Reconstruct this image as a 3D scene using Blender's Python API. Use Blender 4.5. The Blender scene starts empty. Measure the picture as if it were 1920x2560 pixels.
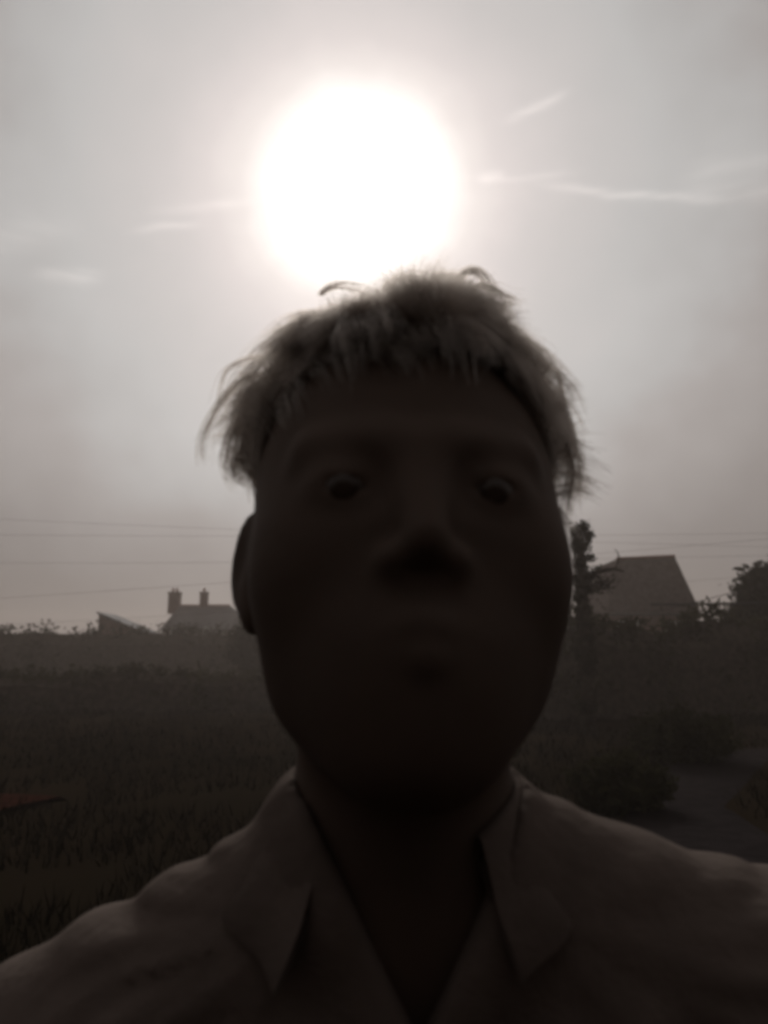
import bpy, bmesh, math, random
import numpy as np
from mathutils import Vector, Matrix, noise as mnoise

random.seed(7); rng = np.random.default_rng(7)
S = bpy.context.scene
COL = S.collection
R = math.radians

# ------------------------------------------------------------------ camera
F = 2009.0                      # focal length in photograph pixels (1920 x 2560)
PITCH = R(10.5)
CAM = Vector((0, 0, 1.5))
cd = bpy.data.cameras.new('camera'); cam = bpy.data.objects.new('camera', cd); COL.objects.link(cam)
cd.sensor_fit = 'VERTICAL'; cd.sensor_height = 36; cd.lens = 36 * F / 2560
cd.clip_start = 0.02; cd.clip_end = 3000
cam.location = CAM; cam.rotation_euler = (R(90) + PITCH, 0, 0)
S.camera = cam
cd.dof.use_dof = True; cd.dof.focus_distance = 1.0; cd.dof.aperture_fstop = 7.0

def direction(u, v):
    x = (u - 960) / F; y = (1280 - v) / F
    return Vector((x, math.cos(PITCH) - y * math.sin(PITCH), math.sin(PITCH) + y * math.cos(PITCH)))
def at(u, v, Y):
    """the place seen at photograph pixel (u, v) that stands Y metres ahead of the photographer"""
    d = direction(u, v); return CAM + d * (Y / d.y)

# ------------------------------------------------------------------ sky and sun
SUN = direction(893, 484).normalized()
el = math.asin(SUN.z); az = math.atan2(SUN.x, SUN.y)
W = bpy.data.worlds.new('World'); S.world = W; W.use_nodes = True
nt = W.node_tree; nt.nodes.clear(); N = nt.nodes.new; L = nt.links.new
def wmath(op, a, b=None, c=None):
    n = N('ShaderNodeMath'); n.operation = op
    for i, q in enumerate((a, b, c)):
        if q is None: continue
        if isinstance(q, (int, float)): n.inputs[i].default_value = q
        else: L(q, n.inputs[i])
    return n.outputs[0]
out = N('ShaderNodeOutputWorld')
tc = N('ShaderNodeTexCoord')
sky = N('ShaderNodeTexSky'); sky.sky_type = 'NISHITA'; sky.sun_disc = False
sky.sun_elevation = el; sky.sun_rotation = az
sky.air_density = 1.0; sky.dust_density = 1.5; sky.ozone_density = 0.6
hs = N('ShaderNodeHueSaturation'); hs.inputs['Saturation'].default_value = 0.05; hs.inputs['Value'].default_value = .13
L(sky.outputs[0], hs.inputs['Color'])
tm = N('ShaderNodeVectorMath'); tm.operation = 'MULTIPLY'; L(hs.outputs[0], tm.inputs[0]); tm.inputs[1].default_value = (1.0, .90, .85)
bg1 = N('ShaderNodeBackground'); L(tm.outputs[0], bg1.inputs[0]); bg1.inputs[1].default_value = 0.05
# the hazy aureole round the sun, a function of the angle from the sun only
vn = N('ShaderNodeVectorMath'); vn.operation = 'NORMALIZE'; L(tc.outputs['Generated'], vn.inputs[0])
dp = N('ShaderNodeVectorMath'); dp.operation = 'DOT_PRODUCT'; L(vn.outputs[0], dp.inputs[0]); dp.inputs[1].default_value = SUN
ang = wmath('MULTIPLY', wmath('ARCCOSINE', wmath('MINIMUM', dp.outputs['Value'], 0.999999)), 180 / math.pi / 90)
# uneven veil of thin cloud
mp = N('ShaderNodeMapping'); mp.inputs['Scale'].default_value = (1.6, 1.6, 7.0); L(vn.outputs[0], mp.inputs[0])
nz = N('ShaderNodeTexNoise'); nz.inputs['Scale'].default_value = 2.2; nz.inputs['Detail'].default_value = 5; L(mp.outputs[0], nz.inputs['Vector'])
nz0 = N('ShaderNodeTexNoise'); nz0.inputs['Scale'].default_value = 7; nz0.inputs['Detail'].default_value = 3; L(vn.outputs[0], nz0.inputs['Vector'])
ang2 = wmath('MULTIPLY', ang, wmath('ADD', wmath('ADD', 0.715, wmath('MULTIPLY', nz.outputs['Fac'], 0.07)), wmath('MULTIPLY', nz0.outputs['Fac'], 0.50)))
cr = N('ShaderNodeValToRGB'); L(ang2, cr.inputs[0])
stops = [(0, (8, 8, 8)), (3.4, (2.4, 2.35, 2.3)), (5.0, (1.22, 1.18, 1.14)), (6.1, (.96, .90, .86)), (7.3, (.78, .715, .685)), (9.2, (.65, .595, .58)), (11.7, (.56, .525, .515)), (14, (.51, .487, .478)),
         (19, (.455, .448, .442)), (22.5, (.400, .392, .386)), (26, (.330, .308, .299)), (33, (.245, .223, .213)), (45, (.215, .19, .178)), (90, (.20, .175, .164))]
e = cr.color_ramp.elements
while len(e) < len(stops): e.new(0.5)
for q, (a, c) in zip(e, stops): q.position = a / 90.0
for q, (a, c) in zip(e, stops): q.color = (*[k / 10 for k in c], 1)
# cirrus wisps, fixed in the sky
sx = N('ShaderNodeSeparateXYZ'); L(vn.outputs[0], sx.inputs[0])
azn = wmath('ARCTAN2', sx.outputs[0], sx.outputs[1]); eln = wmath('ARCSINE', sx.outputs[2])
nz2 = N('ShaderNodeTexNoise'); nz2.inputs['Scale'].default_value = 9; nz2.inputs['Detail'].default_value = 6; L(vn.outputs[0], nz2.inputs['Vector'])
mp3 = N('ShaderNodeMapping'); mp3.inputs['Scale'].default_value = (6, 6, 60); L(vn.outputs[0], mp3.inputs[0])
nz3 = N('ShaderNodeTexNoise'); nz3.inputs['Scale'].default_value = 2.5; nz3.inputs['Detail'].default_value = 6; L(mp3.outputs[0], nz3.inputs['Vector'])
elw = wmath('ADD', eln, wmath('MULTIPLY', wmath('SUBTRACT', nz2.outputs['Fac'], 0.5), 0.02))
wisp = None
for (u0, v0, u1, v1, w, s) in ((1270, 292, 1412, 240, .0050, .16), (1180, 448, 1420, 434, .004, .08), (1370, 462, 1790, 492, .0048, .13), (1720, 420, 1960, 405, .012, .06),
                               (340, 575, 500, 562, .0045, .10), (380, 530, 640, 500, .006, .07), (90, 685, 250, 690, .008, .12), (-60, 600, 190, 560, .018, .05), (1200, 450, 1260, 432, .006, .12), (1700, 470, 1990, 478, .012, .06)):
    a = direction(u0, v0).normalized(); b = direction(u1, v1).normalized()
    a = (math.atan2(a.x, a.y), math.asin(a.z)); b = (math.atan2(b.x, b.y), math.asin(b.z))
    mx, my = (a[0] + b[0]) / 2, (a[1] + b[1]) / 2; hl = math.hypot(b[0] - a[0], b[1] - a[1]) / 2; th = math.atan2(b[1] - a[1], b[0] - a[0])
    dx = wmath('SUBTRACT', azn, mx); dy = wmath('SUBTRACT', elw, my)
    s1 = wmath('DIVIDE', wmath('ADD', wmath('MULTIPLY', dx, math.cos(th)), wmath('MULTIPLY', dy, math.sin(th))), hl)
    s2 = wmath('DIVIDE', wmath('SUBTRACT', wmath('MULTIPLY', dy, math.cos(th)), wmath('MULTIPLY', dx, math.sin(th))), w)
    g = wmath('EXPONENT', wmath('MULTIPLY', wmath('ADD', wmath('POWER', wmath('ABSOLUTE', s1), 4), wmath('POWER', wmath('ABSOLUTE', s2), 2)), -1))
    g = wmath('MULTIPLY', g, s)
    wisp = g if wisp is None else wmath('ADD', wisp, g)
wisp = wmath('MULTIPLY', wisp, wmath('MULTIPLY', nz3.outputs['Fac'], 1.7))
wc = N('ShaderNodeCombineColor')
for i, k in enumerate((1, .9, .84)): L(wmath('MULTIPLY', wisp, k * .1), wc.inputs[i])
adc = N('ShaderNodeMix'); adc.data_type = 'RGBA'; adc.blend_type = 'ADD'; adc.inputs[0].default_value = 1
L(cr.outputs[0], adc.inputs[6]); L(wc.outputs[0], adc.inputs[7])
bg2 = N('ShaderNodeBackground'); L(adc.outputs[2], bg2.inputs[0]); 
hz_f = N('ShaderNodeMapRange'); hz_f.interpolation_type = 'SMOOTHSTEP'; L(eln, hz_f.inputs[0]); hz_f.inputs[1].default_value = -.02; hz_f.inputs[2].default_value = .28; hz_f.inputs[3].default_value = 2.8; hz_f.inputs[4].default_value = 10.0
L(hz_f.outputs[0], bg2.inputs[1])
add = N('ShaderNodeAddShader'); L(bg1.outputs[0], add.inputs[0]); L(bg2.outputs[0], add.inputs[1]); L(add.outputs[0], out.inputs[0])

sd = bpy.data.lights.new('sun', 'SUN'); sd.energy = 1.5; sd.angle = R(10); sd.color = (1, .95, .88)
so = bpy.data.objects.new('sun', sd); COL.objects.link(so)
so.rotation_euler = SUN.to_track_quat('Z', 'Y').to_euler(); so.location = SUN * 100

S.view_settings.view_transform = 'Standard'; S.view_settings.look = 'None'
S.view_settings.exposure = 0; S.view_settings.gamma = 1; S.view_settings.use_curve_mapping = False
S.render.engine = 'CYCLES'
S.cycles.filter_width = 3.0; S.cycles.volume_bounces = 1
S.cycles.transparent_max_bounces = 16

# ------------------------------------------------------------------ helpers
def tag(o, label=None, cat=None, group=None, kind=None):
    for k, v in (('label', label), ('category', cat), ('group', group), ('kind', kind)):
        if v: o[k] = v
    return o
def empty(name, loc=(0, 0, 0), rz=0):
    o = bpy.data.objects.new(name, None); o.empty_display_size = .1; COL.objects.link(o)
    o.location = loc; o.rotation_euler.z = rz; return o
def link(name, me, mat, parent=None, smooth=False):
    o = bpy.data.objects.new(name, me); COL.objects.link(o)
    if mat: me.materials.append(mat)
    if smooth: me.polygons.foreach_set('use_smooth', [True] * len(me.polygons))
    if parent: o.parent = parent
    return o
def pymesh(name, verts, faces):
    me = bpy.data.meshes.new(name); me.from_pydata([tuple(v) for v in verts], [], faces); me.update(); return me
class MB:
    def __init__(s): s.v = []; s.f = []
    def add(s, vs, fs):
        n = len(s.v); s.v += [tuple(v) for v in vs]; s.f += [tuple(i + n for i in f) for f in fs]; return s
    def box(s, x0, x1, y0, y1, z0, z1):
        return s.add([(x, y, z) for z in (z0, z1) for y in (y0, y1) for x in (x0, x1)],
                     [(0, 2, 3, 1), (4, 5, 7, 6), (0, 1, 5, 4), (2, 6, 7, 3), (0, 4, 6, 2), (1, 3, 7, 5)])
    def tube(s, pts, rad, n=6, cap=True):
        pts = [Vector(p) for p in pts]; m = len(pts); base = len(s.v)
        for i, p in enumerate(pts):
            t = (pts[min(i + 1, m - 1)] - pts[max(i - 1, 0)]).normalized()
            a = t.cross(Vector((0, 0, 1)) if abs(t.z) < .9 else Vector((1, 0, 0))).normalized(); b = t.cross(a)
            r = rad[i] if isinstance(rad, (list, tuple)) else rad
            for k in range(n):
                q = 2 * math.pi * k / n; s.v.append(tuple(p + a * math.cos(q) * r + b * math.sin(q) * r))
        for i in range(m - 1):
            for k in range(n):
                k2 = (k + 1) % n; s.f.append((base + i * n + k, base + i * n + k2, base + (i + 1) * n + k2, base + (i + 1) * n + k))
        if cap: s.f += [tuple(base + k for k in range(n))[::-1], tuple(base + (m - 1) * n + k for k in range(n))]
        return s
    def build(s, name, mat, parent=None, smooth=False): return link(name, pymesh(name, s.v, s.f), mat, parent, smooth)

def material(name, col, rough=.8, var=.25, scale=8, bump=0, trans=0, sheen=0, spec=.3, col2=None, detail=6, sss=0):
    m = bpy.data.materials.new(name); m.use_nodes = True; t = m.node_tree; b = t.nodes['Principled BSDF']; o = t.nodes['Material Output']
    tcn = t.nodes.new('ShaderNodeTexCoord'); nn = t.nodes.new('ShaderNodeTexNoise'); nn.inputs['Scale'].default_value = scale; nn.inputs['Detail'].default_value = detail
    t.links.new(tcn.outputs['Object'], nn.inputs['Vector'])
    r = t.nodes.new('ShaderNodeValToRGB'); t.links.new(nn.outputs['Fac'], r.inputs[0])
    c2 = col2 or tuple(c * (1 + var) for c in col); c1 = col if col2 else tuple(c * (1 - var) for c in col)
    r.color_ramp.elements[0].position = .3; r.color_ramp.elements[1].position = .7
    r.color_ramp.elements[0].color = (*c1, 1); r.color_ramp.elements[1].color = (*c2, 1)
    t.links.new(r.outputs[0], b.inputs['Base Color'])
    b.inputs['Roughness'].default_value = rough; b.inputs['Specular IOR Level'].default_value = spec
    if sheen: b.inputs['Sheen Weight'].default_value = sheen
    if sss:
        b.inputs['Subsurface Weight'].default_value = sss; b.inputs['Subsurface Radius'].default_value = (1, .35, .2); b.inputs['Subsurface Scale'].default_value = .006
    if bump:
        bp = t.nodes.new('ShaderNodeBump'); bp.inputs['Strength'].default_value = bump; bp.inputs['Distance'].default_value = .02
        n2 = t.nodes.new('ShaderNodeTexNoise'); n2.inputs['Scale'].default_value = scale * 4; n2.inputs['Detail'].default_value = 8
        t.links.new(tcn.outputs['Object'], n2.inputs['Vector']); t.links.new(n2.outputs['Fac'], bp.inputs['Height']); t.links.new(bp.outputs[0], b.inputs['Normal'])
    if trans:
        tr = t.nodes.new('ShaderNodeBsdfTranslucent'); t.links.new(r.outputs[0], tr.inputs[0])
        mx = t.nodes.new('ShaderNodeMixShader'); mx.inputs[0].default_value = trans
        t.links.new(b.outputs[0], mx.inputs[1]); t.links.new(tr.outputs[0], mx.inputs[2]); t.links.new(mx.outputs[0], o.inputs[0])
    return m

M = {}
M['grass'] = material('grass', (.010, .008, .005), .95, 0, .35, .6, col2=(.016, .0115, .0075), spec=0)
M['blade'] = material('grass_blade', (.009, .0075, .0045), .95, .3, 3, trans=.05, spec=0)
M['soil'] = material('red_soil', (.026, .010, .007), .95, .4, 5, .8, spec=0)
M['tarmac'] = material('tarmac', (.018, .0155, .016), .9, .25, 6, .4, spec=0)
M['leaf'] = material('leaf', (.034, .032, .018), .8, .45, 1.2, trans=.18, spec=0)
M['leaf_dark'] = material('dark_leaf', (.028, .027, .018), .8, .45, 1.5, trans=.15, spec=0)
M['bark'] = material('bark', (.05, .042, .035), .95, .4, 6, .8, spec=0)
M['brick'] = material('brick_wall', (.12, .08, .068), .9, .3, 9, .3, spec=0)
M['render'] = material('rendered_wall', (.20, .185, .165), .9, .15, 3, .2, spec=0)
M['tile'] = material('roof_tile', (.060, .048, .046), .85, .35, 5, .4, spec=0)
M['slate'] = material('roof_slate', (.05, .05, .055), .8, .35, 5, .3, spec=.15)
M['frame'] = material('window_frame', (.55, .55, .53), .5, .05, 3)
M['glass'] = material('window_glass', (.02, .022, .025), .08, .1, 1, spec=.5)
M['clay'] = material('clay_pot', (.18, .08, .05), .85, .2, 9, .2)
M['wire'] = material('black_cable', (.02, .02, .02), .6, .1, 3)
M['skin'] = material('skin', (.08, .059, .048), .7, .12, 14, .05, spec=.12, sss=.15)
M['shirt'] = material('shirt_cloth', (.135, .112, .101), .95, .10, 30, .12, trans=.10, spec=0)
M['trousers'] = material('trouser_cloth', (.03, .03, .035), .95, .15, 30, .1, spec=.05)
M['shoe'] = material('shoe_leather', (.025, .02, .018), .5, .2, 20)
M['scalp_hair'] = material('scalp_hair', (.075, .058, .047), .8, .2, 40, trans=.3, spec=.1)
hm_ = bpy.data.materials.new('hair_strand'); hm_.use_nodes = True; t_ = hm_.node_tree; t_.nodes.clear()
h_ = t_.nodes.new('ShaderNodeBsdfHairPrincipled'); h_.parametrization = 'COLOR'; h_.inputs['Color'].default_value = (.055, .045, .038, 1); h_.inputs['Roughness'].default_value = .4; h_.inputs['Radial Roughness'].default_value = .6
o_ = t_.nodes.new('ShaderNodeOutputMaterial'); t_.links.new(h_.outputs[0], o_.inputs[0]); M['hair'] = hm_
M['eye'] = material('eye_white', (.055, .045, .038), .3, .05, 20)
M['iris'] = material('iris', (.03, .02, .015), .2, .2, 60)
M['phone'] = material('phone_body', (.02, .02, .022), .25, .1, 10)

# ------------------------------------------------------------------ ground
def structure(o): o['kind'] = 'structure'; return o
gm = MB(); n = 70
xs = np.concatenate([-np.geomspace(600, 3, n)[:-1], np.linspace(-3, 3, 13), np.geomspace(3, 600, n)[1:]])
ys = np.concatenate([np.linspace(-60, 2, 20), np.geomspace(2.5, 900, 90)])
def gz(x, y):
    far = min(1, max(0, (abs(y) - 2) / 10))
    return (mnoise.noise(Vector((x * .12, y * .12, 3))) * .10 + mnoise.noise(Vector((x * .5, y * .5, 8))) * .03) * far
V = [(x, y, gz(x, y)) for y in ys for x in xs]; nx = len(xs)
FF = [(j * nx + i, j * nx + i + 1, (j + 1) * nx + i + 1, (j + 1) * nx + i) for j in range(len(ys) - 1) for i in range(nx - 1)]
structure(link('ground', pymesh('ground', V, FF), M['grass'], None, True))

def strip(name, pts, half, mat, lift, seg=60):
    v = []; f = []
    for i in range(seg + 1):
        t = i / seg * (len(pts) - 1); k = min(int(t), len(pts) - 2); q = t - k
        a = Vector(pts[k]).lerp(Vector(pts[k + 1]), q); d = (Vector(pts[k + 1]) - Vector(pts[k])).normalized(); s = Vector((-d.y, d.x))
        for j in range(7):
            w = (j / 3 - 1) * half * (1 + .06 * mnoise.noise(Vector((i * .4, j * 3, 1)))); p = a + s * w
            v.append((p.x, p.y, gz(p.x, p.y) + lift - (.10 if j in (0, 6) else 0)))
    for i in range(seg):
        for j in range(6): f.append((i * 7 + j, i * 7 + j + 1, i * 7 + j + 8, i * 7 + j + 7))
    return structure(link(name, pymesh(name, v, f), mat, None, True))
PATH = [(2.3, 4), (3.0, 9.0), (5.6, 13.5), (16, 16.5), (40, 18)]
strip('path', PATH, .75, M['tarmac'], .03)
strip('soil_bed', [(-12, 9.6), (-5.5, 9.35), (-4.4, 9.25), (-3.75, 9.0)], .6, M['soil'], .06)

# grass tufts over the near ground
gb = MB()
for i in range(64000):
    y = 2.5 + 30 * random.random() ** 1.8; x = (random.random() - .5) * 2 * (5 + y * .6)
    z = gz(x, y)
    if mnoise.noise(Vector((x * .9, y * .6, 4))) < -.25: continue
    pw = 9e9
    for (ax_, ay_), (bx_, by_) in zip(PATH[:-1], PATH[1:]):
        k = max(0, min(1, ((x - ax_) * (bx_ - ax_) + (y - ay_) * (by_ - ay_)) / ((bx_ - ax_) ** 2 + (by_ - ay_) ** 2))); pw = min(pw, math.hypot(x - ax_ - k * (bx_ - ax_), y - ay_ - k * (by_ - ay_)))
    if pw < .62 + .2 * random.random(): continue
    a = random.random() * 6.28; h = .05 + .13 * random.random(); w = .006 + .0006 * y
    dx, dy = math.cos(a) * w, math.sin(a) * w; lx, ly = random.gauss(0, .04), random.gauss(0, .04)
    gb.add([(x - dx, y - dy, z - .01), (x + dx, y + dy, z - .01), (x + lx, y + ly, z + h)], [(0, 1, 2)])
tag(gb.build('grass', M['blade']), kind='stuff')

# ------------------------------------------------------------------ vegetation
def leaves(mb, pts, size, dirbias=None):
    k = len(pts); a = rng.normal(size=(k, 3)); a /= np.linalg.norm(a, axis=1)[:, None]
    b = rng.normal(size=(k, 3)); b -= (b * a).sum(1)[:, None] * a; b /= np.linalg.norm(b, axis=1)[:, None]
    s = size * (.6 + .8 * rng.random(k))[:, None]
    A = pts - a * s; B = pts + b * s * .45; C = pts + a * s; D = pts - b * s * .45
    base = len(mb.v); arr = np.stack([A, B, C, D], 1).reshape(-1, 3)
    mb.v += [tuple(q) for q in arr.tolist()]
    mb.f += [(base + 4 * i, base + 4 * i + 1, base + 4 * i + 2, base + 4 * i + 3) for i in range(k)]
def clumped(n, ncl, fn, spread):
    c = np.array([fn() for _ in range(ncl)]); idx = rng.integers(0, ncl, n)
    return c[idx] + rng.normal(size=(n, 3)) * spread
def hedge(name, p0, p1, depth, h, label, cat, n, mat, size=.09, rough=.25, group=None, hfun=None):
    p0 = Vector(p0); p1 = Vector(p1); o = empty(name, ((p0 + p1) / 2)[:] ); c = (p0 + p1) / 2
    d = (p1 - p0); Ln = d.length; d.normalize(); s = Vector((-d.y, d.x, 0))
    def top(t): return (hfun(t) if hfun else h) * (1 + rough * .5 * mnoise.noise(Vector((t * Ln * .35, 2, 5))) + rough * .3 * mnoise.noise(Vector((t * Ln * 1.3, 7, 1))))
    mb = MB(); core = MB()
    def rp():
        t = random.random(); q = random.random(); z = top(t) * (1 - q ** 2 * 1.0) if random.random() < .6 else random.random() * top(t)
        w = (random.random() - .5) * depth * (1 if z < top(t) * .8 else .7)
        p = d * ((t - .5) * Ln) + s * w; return (p.x, p.y, max(.05, z - .05))
    leaves(mb, clumped(n, max(40, n // 22), rp, size * 1.6), size)
    sg = 40; vs = []
    for i in range(sg + 1):
        t = i / sg; zt = top(t) * .9; b = d * ((t - .5) * Ln)
        for w, z in ((-.42, 0), (-.42, zt * .8), (-.2, zt), (.2, zt), (.42, zt * .8), (.42, 0)):
            w2 = w + .06 * mnoise.noise(Vector((t * Ln, w * 9, z))); p = b + s * w2 * depth; vs.append((p.x, p.y, z - (.1 if z == 0 else 0)))
    fs = [(i * 6 + j, i * 6 + j + 1, i * 6 + j + 7, i * 6 + j + 6) for i in range(sg) for j in range(5)] + [tuple(range(6)), tuple(sg * 6 + j for j in range(6))]
    core.add(vs, fs); core.build('twigs', M['bark'], o); f = mb.build('foliage', mat, o); f['kind'] = 'stuff'
    return tag(o, label, cat, group)
def tree(name, base, h, crown, label, cat, n, mat, size=.12, trunk_r=.14, group=None):
    """crown: list of (x, y, z, rx, ry, rz) ellipsoids relative to the base"""
    o = empty(name, base); t = MB()
    top = max(c[2] for c in crown)
    t.tube([(0, 0, -.2), (.03, 0, h * .15), (.0, .04, h * .35), (.05, 0, top)], [trunk_r * 1.3, trunk_r, trunk_r * .8, trunk_r * .25], 9)
    for c in crown:
        z0 = h * (.18 + .25 * random.random())
        t.tube([(0, 0, z0), (c[0] * .5, c[1] * .5, (z0 + c[2]) / 2 + .1), (c[0], c[1], c[2])], [trunk_r * .5, trunk_r * .3, trunk_r * .1], 6)
    t.build('trunk', M['bark'], o, True)
    mb = MB(); w = [c[3] * c[4] * c[5] for c in crown]; tot = sum(w)
    for c, k in zip(crown, w):
        m = int(n * k / tot)
        def rp():
            v = Vector((random.gauss(0, 1), random.gauss(0, 1), random.gauss(0, 1))).normalized() * (random.random() ** .45)
            return (c[0] + v.x * c[3], c[1] + v.y * c[4], c[2] + v.z * c[5])
        leaves(mb, clumped(m, max(12, m // 18), rp, size * 1.5), size)
    f = mb.build('crown', mat, o); f['kind'] = 'stuff'
    return tag(o, label, cat, group)

def g0(u, Y): p = at(u, 1600, Y); return Vector((p.x, Y, gz(p.x, Y)))
# long hedge on the left skyline
hedge('hedge', g0(-500, 46), g0(700, 50), 2.2, 3.42, 'long dark clipped hedge forming the flat skyline at the far left', 'hedge', 9000, M['leaf_dark'], .14, .10, 'hedges across the field')
# hedge on the right in front of the house
hedge("hedge", g0(1240, 21), g0(2150, 25), 1.8, 2.55, 'ragged dark hedge below the big right-hand house, right of the head', 'hedge', 12000, M['leaf'], .10, .30, 'hedges across the field')
# lower hedge at the left, nearer
hedge('hedge', g0(-300, 24), g0(760, 27), 1.6, 1.15, 'low shadowy hedge crossing the dark field left of the neck', 'hedge', 8000, M['leaf'], .09, .3, 'hedges across the field')

# columnar tree with a bare bough
base = g0(1462, 17); o = empty('columnar_tree', base)
topz = at(1462, 1308, 17).z - base.z; wpx = 17 / F
t = MB(); t.tube([(0, 0, -.2), (.02, 0, 1.2), (-.01, 0, 2.6), (0, 0, topz - .15)], [.17, .15, .12, .05], 9)
t.build('trunk', M['bark'], o, True)
mb = MB()
def rp():
    z = .2 + (topz - .25) * random.random() ** .8; r = (.15 + .05 * math.sin(z * 5) + .08 * mnoise.noise(Vector((z * 2.1, 4, 2)))) * (1 if z < topz - .3 else .8)
    a = random.random() * 6.28; q = r * random.random() ** .4; return (math.cos(a) * q, math.sin(a) * q, z)
leaves(mb, clumped(5200, 260, rp, .045), .05)
for zz, sx_ in ((topz - .25, .24), (topz - .75, .27), (topz - 1.1, .25), (topz - .5, -.18)):
    leaves(mb, np.array([[sx_ * .75, 0, zz]]) + rng.normal(size=(90, 3)) * (.06, .06, .05), .045)
f = mb.build('foliage', M['leaf_dark'], o); f['kind'] = 'stuff'
def P(u, v, Y=17.0, dy=0): q = at(u, v, Y + dy) - base; return (q.x, q.y, q.z)
bt = MB()
bt.tube([P(1462, 1470), P(1490, 1432), P(1515, 1425, dy=-.2), P(1540, 1422, dy=-.3), P(1560, 1428, dy=-.3)], [.06, .05, .045, .035, .02], 7)
bt.tube([P(1536, 1424, dy=-.3), P(1546, 1405, dy=-.3), P(1547, 1390, dy=-.3), P(1541, 1376, dy=-.35), P(1536, 1372, dy=-.4)], [.03, .02, .014, .009, .005], 6)
bt.tube([P(1490, 1432), P(1487, 1422), P(1494, 1412, dy=.1)], [.035, .02, .008], 6)
bt.tube([P(1462, 1460), P(1440, 1445, dy=.2), P(1422, 1440, dy=.3), P(1400, 1452, dy=.4)], [.05, .04, .03, .015], 6)
for _ in range(26):
    u, v = random.uniform(1485, 1545), random.uniform(1440, 1475); bt.tube([P(u, v), P(u + random.uniform(-22, 22), v - random.uniform(5, 28), dy=.2)], [.012, .004], 4)
bt.build('bough', M['bark'], o, True)
lb = MB(); leaves(lb, np.array([P(random.gauss(1425, 12), random.gauss(1452, 8)) for _ in range(150)] + [P(random.uniform(1480, 1535), random.gauss(1462, 14)) for _ in range(150)] + [P(random.gauss(1493, 9), random.gauss(1424, 5)) for _ in range(70)]), .045)
q = lb.build('bough_leaves', M['leaf_dark'], o); q['kind'] = 'stuff'
tag(o, 'slim ragged columnar tree with a crooked side bough, beside the right ear', 'tree')

# shrubs in front of the columnar tree, closing the foot of it
# big rounded tree cut by the right edge
b = g0(1950, 27); s = 27 / F; H = at(1960, 1402, 27).z - b.z
tree('round_tree', b, H, [(-.20, 0, H - 1.25, 1.1, 1.1, 1.22), (-.6, .1, H - 1.6, .9, .9, .95), (.6, .1, H - 1.5, 1.5, 1.3, 1.5), (-.55, .2, H - 2.4, 1.1, 1.2, 1.2), (.9, 0, H - 2.8, 1.5, 1.3, 1.3), (-.3, 0, H - 3.2, 1.3, 1.2, 1.1), (.2, 0, H - 4.0, 1.3, 1.2, .9)],
     'large round-headed dense tree cut off by the right edge', 'tree', 30000, M['leaf_dark'], .11, .2)
b = g0(628, 40); H = at(628, 1536, 40).z - b.z
tree('small_tree', b, H, [(-.1, 0, H - .75, .75, .7, .75), (.5, 0, H - 1.25, .6, .6, .75), (-.4, .1, H - 1.7, .8, .7, .9), (.2, 0, H - 2.3, .9, .7, .8)],
     'small bushy tree at the right end of the twin-chimney house, below the ear', 'tree', 5200, M['leaf_dark'], .1, .09)
def bush(u, Y, w, h, label, n=2500, mat='leaf'):
    b = g0(u, Y); o = empty('bush', b)
    st = MB()
    for k in range(9):
        a = k * .7 + random.random(); st.tube([(0, 0, -.05), (math.cos(a) * w * .2, math.sin(a) * w * .2, h * .45), (math.cos(a) * w * .38, math.sin(a) * w * .38, h * .8)], [.018, .012, .004], 5)
    st.build('stems', M['bark'], o)
    mb = MB()
    def rp():
        v = Vector((random.gauss(0, 1), random.gauss(0, 1), random.gauss(0, 1))).normalized() * random.random() ** .4
        return (v.x * w / 2, v.y * w / 2, h * .5 + v.z * h * .5)
    leaves(mb, clumped(n, n // 16, rp, .05), .05); f = mb.build('foliage', M[mat], o); f['kind'] = 'stuff'
    return tag(o, label, 'bush', 'bushes in the field')
bush(1535, 8.5, .95, .55, 'low dark bush on the grass right of the neck, nearest the path')
bush(1690, 12.5, 1.7, .75, 'wide leafy bush at the lower right, further back beside the path', 3500)
bush(85, 44, 1.2, 3.42 , 'small tuft of growth poking above the far left hedge', 900, 'leaf_dark')

# ------------------------------------------------------------------ houses
def window(parent, x, z, w, h, y, rows=2, cols=2):
    f = MB(); t = .06
    f.box(x - w / 2, x + w / 2, y - .06, y + .02, z, z + t); f.box(x - w / 2, x + w / 2, y - .06, y + .02, z + h - t, z + h)
    f.box(x - w / 2, x - w / 2 + t, y - .06, y + .02, z + t, z + h - t); f.box(x + w / 2 - t, x + w / 2, y - .06, y + .02, z + t, z + h - t)
    f.box(x - .02, x + .02, y - .05, y + .01, z + t, z + h - t)
    o = f.build('window', M['frame'], parent)
    MB().box(x - w / 2 + t, x - .02, y - .02, y + .005, z + t, z + h - t).build('pane', M['glass'], o)
    MB().box(x + .02, x + w / 2 - t, y - .02, y + .005, z + t, z + h - t).build('pane', M['glass'], o)
    MB().box(x - w / 2 - .08, x + w / 2 + .08, y - .14, y - .062, z - .08, z - .003).build('sill', M['render'], o)
def door(parent, x, y, w=.95, h=2.05):
    o = MB().box(x - w / 2, x + w / 2, y - .05, y + .02, .02, h).build('door', M['bark'], parent)
    MB().tube([(x + w * .35, y - .09, 1.0), (x + w * .35, y - .05, 1.0)], .025, 8).build('handle', M['frame'], o)
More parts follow.
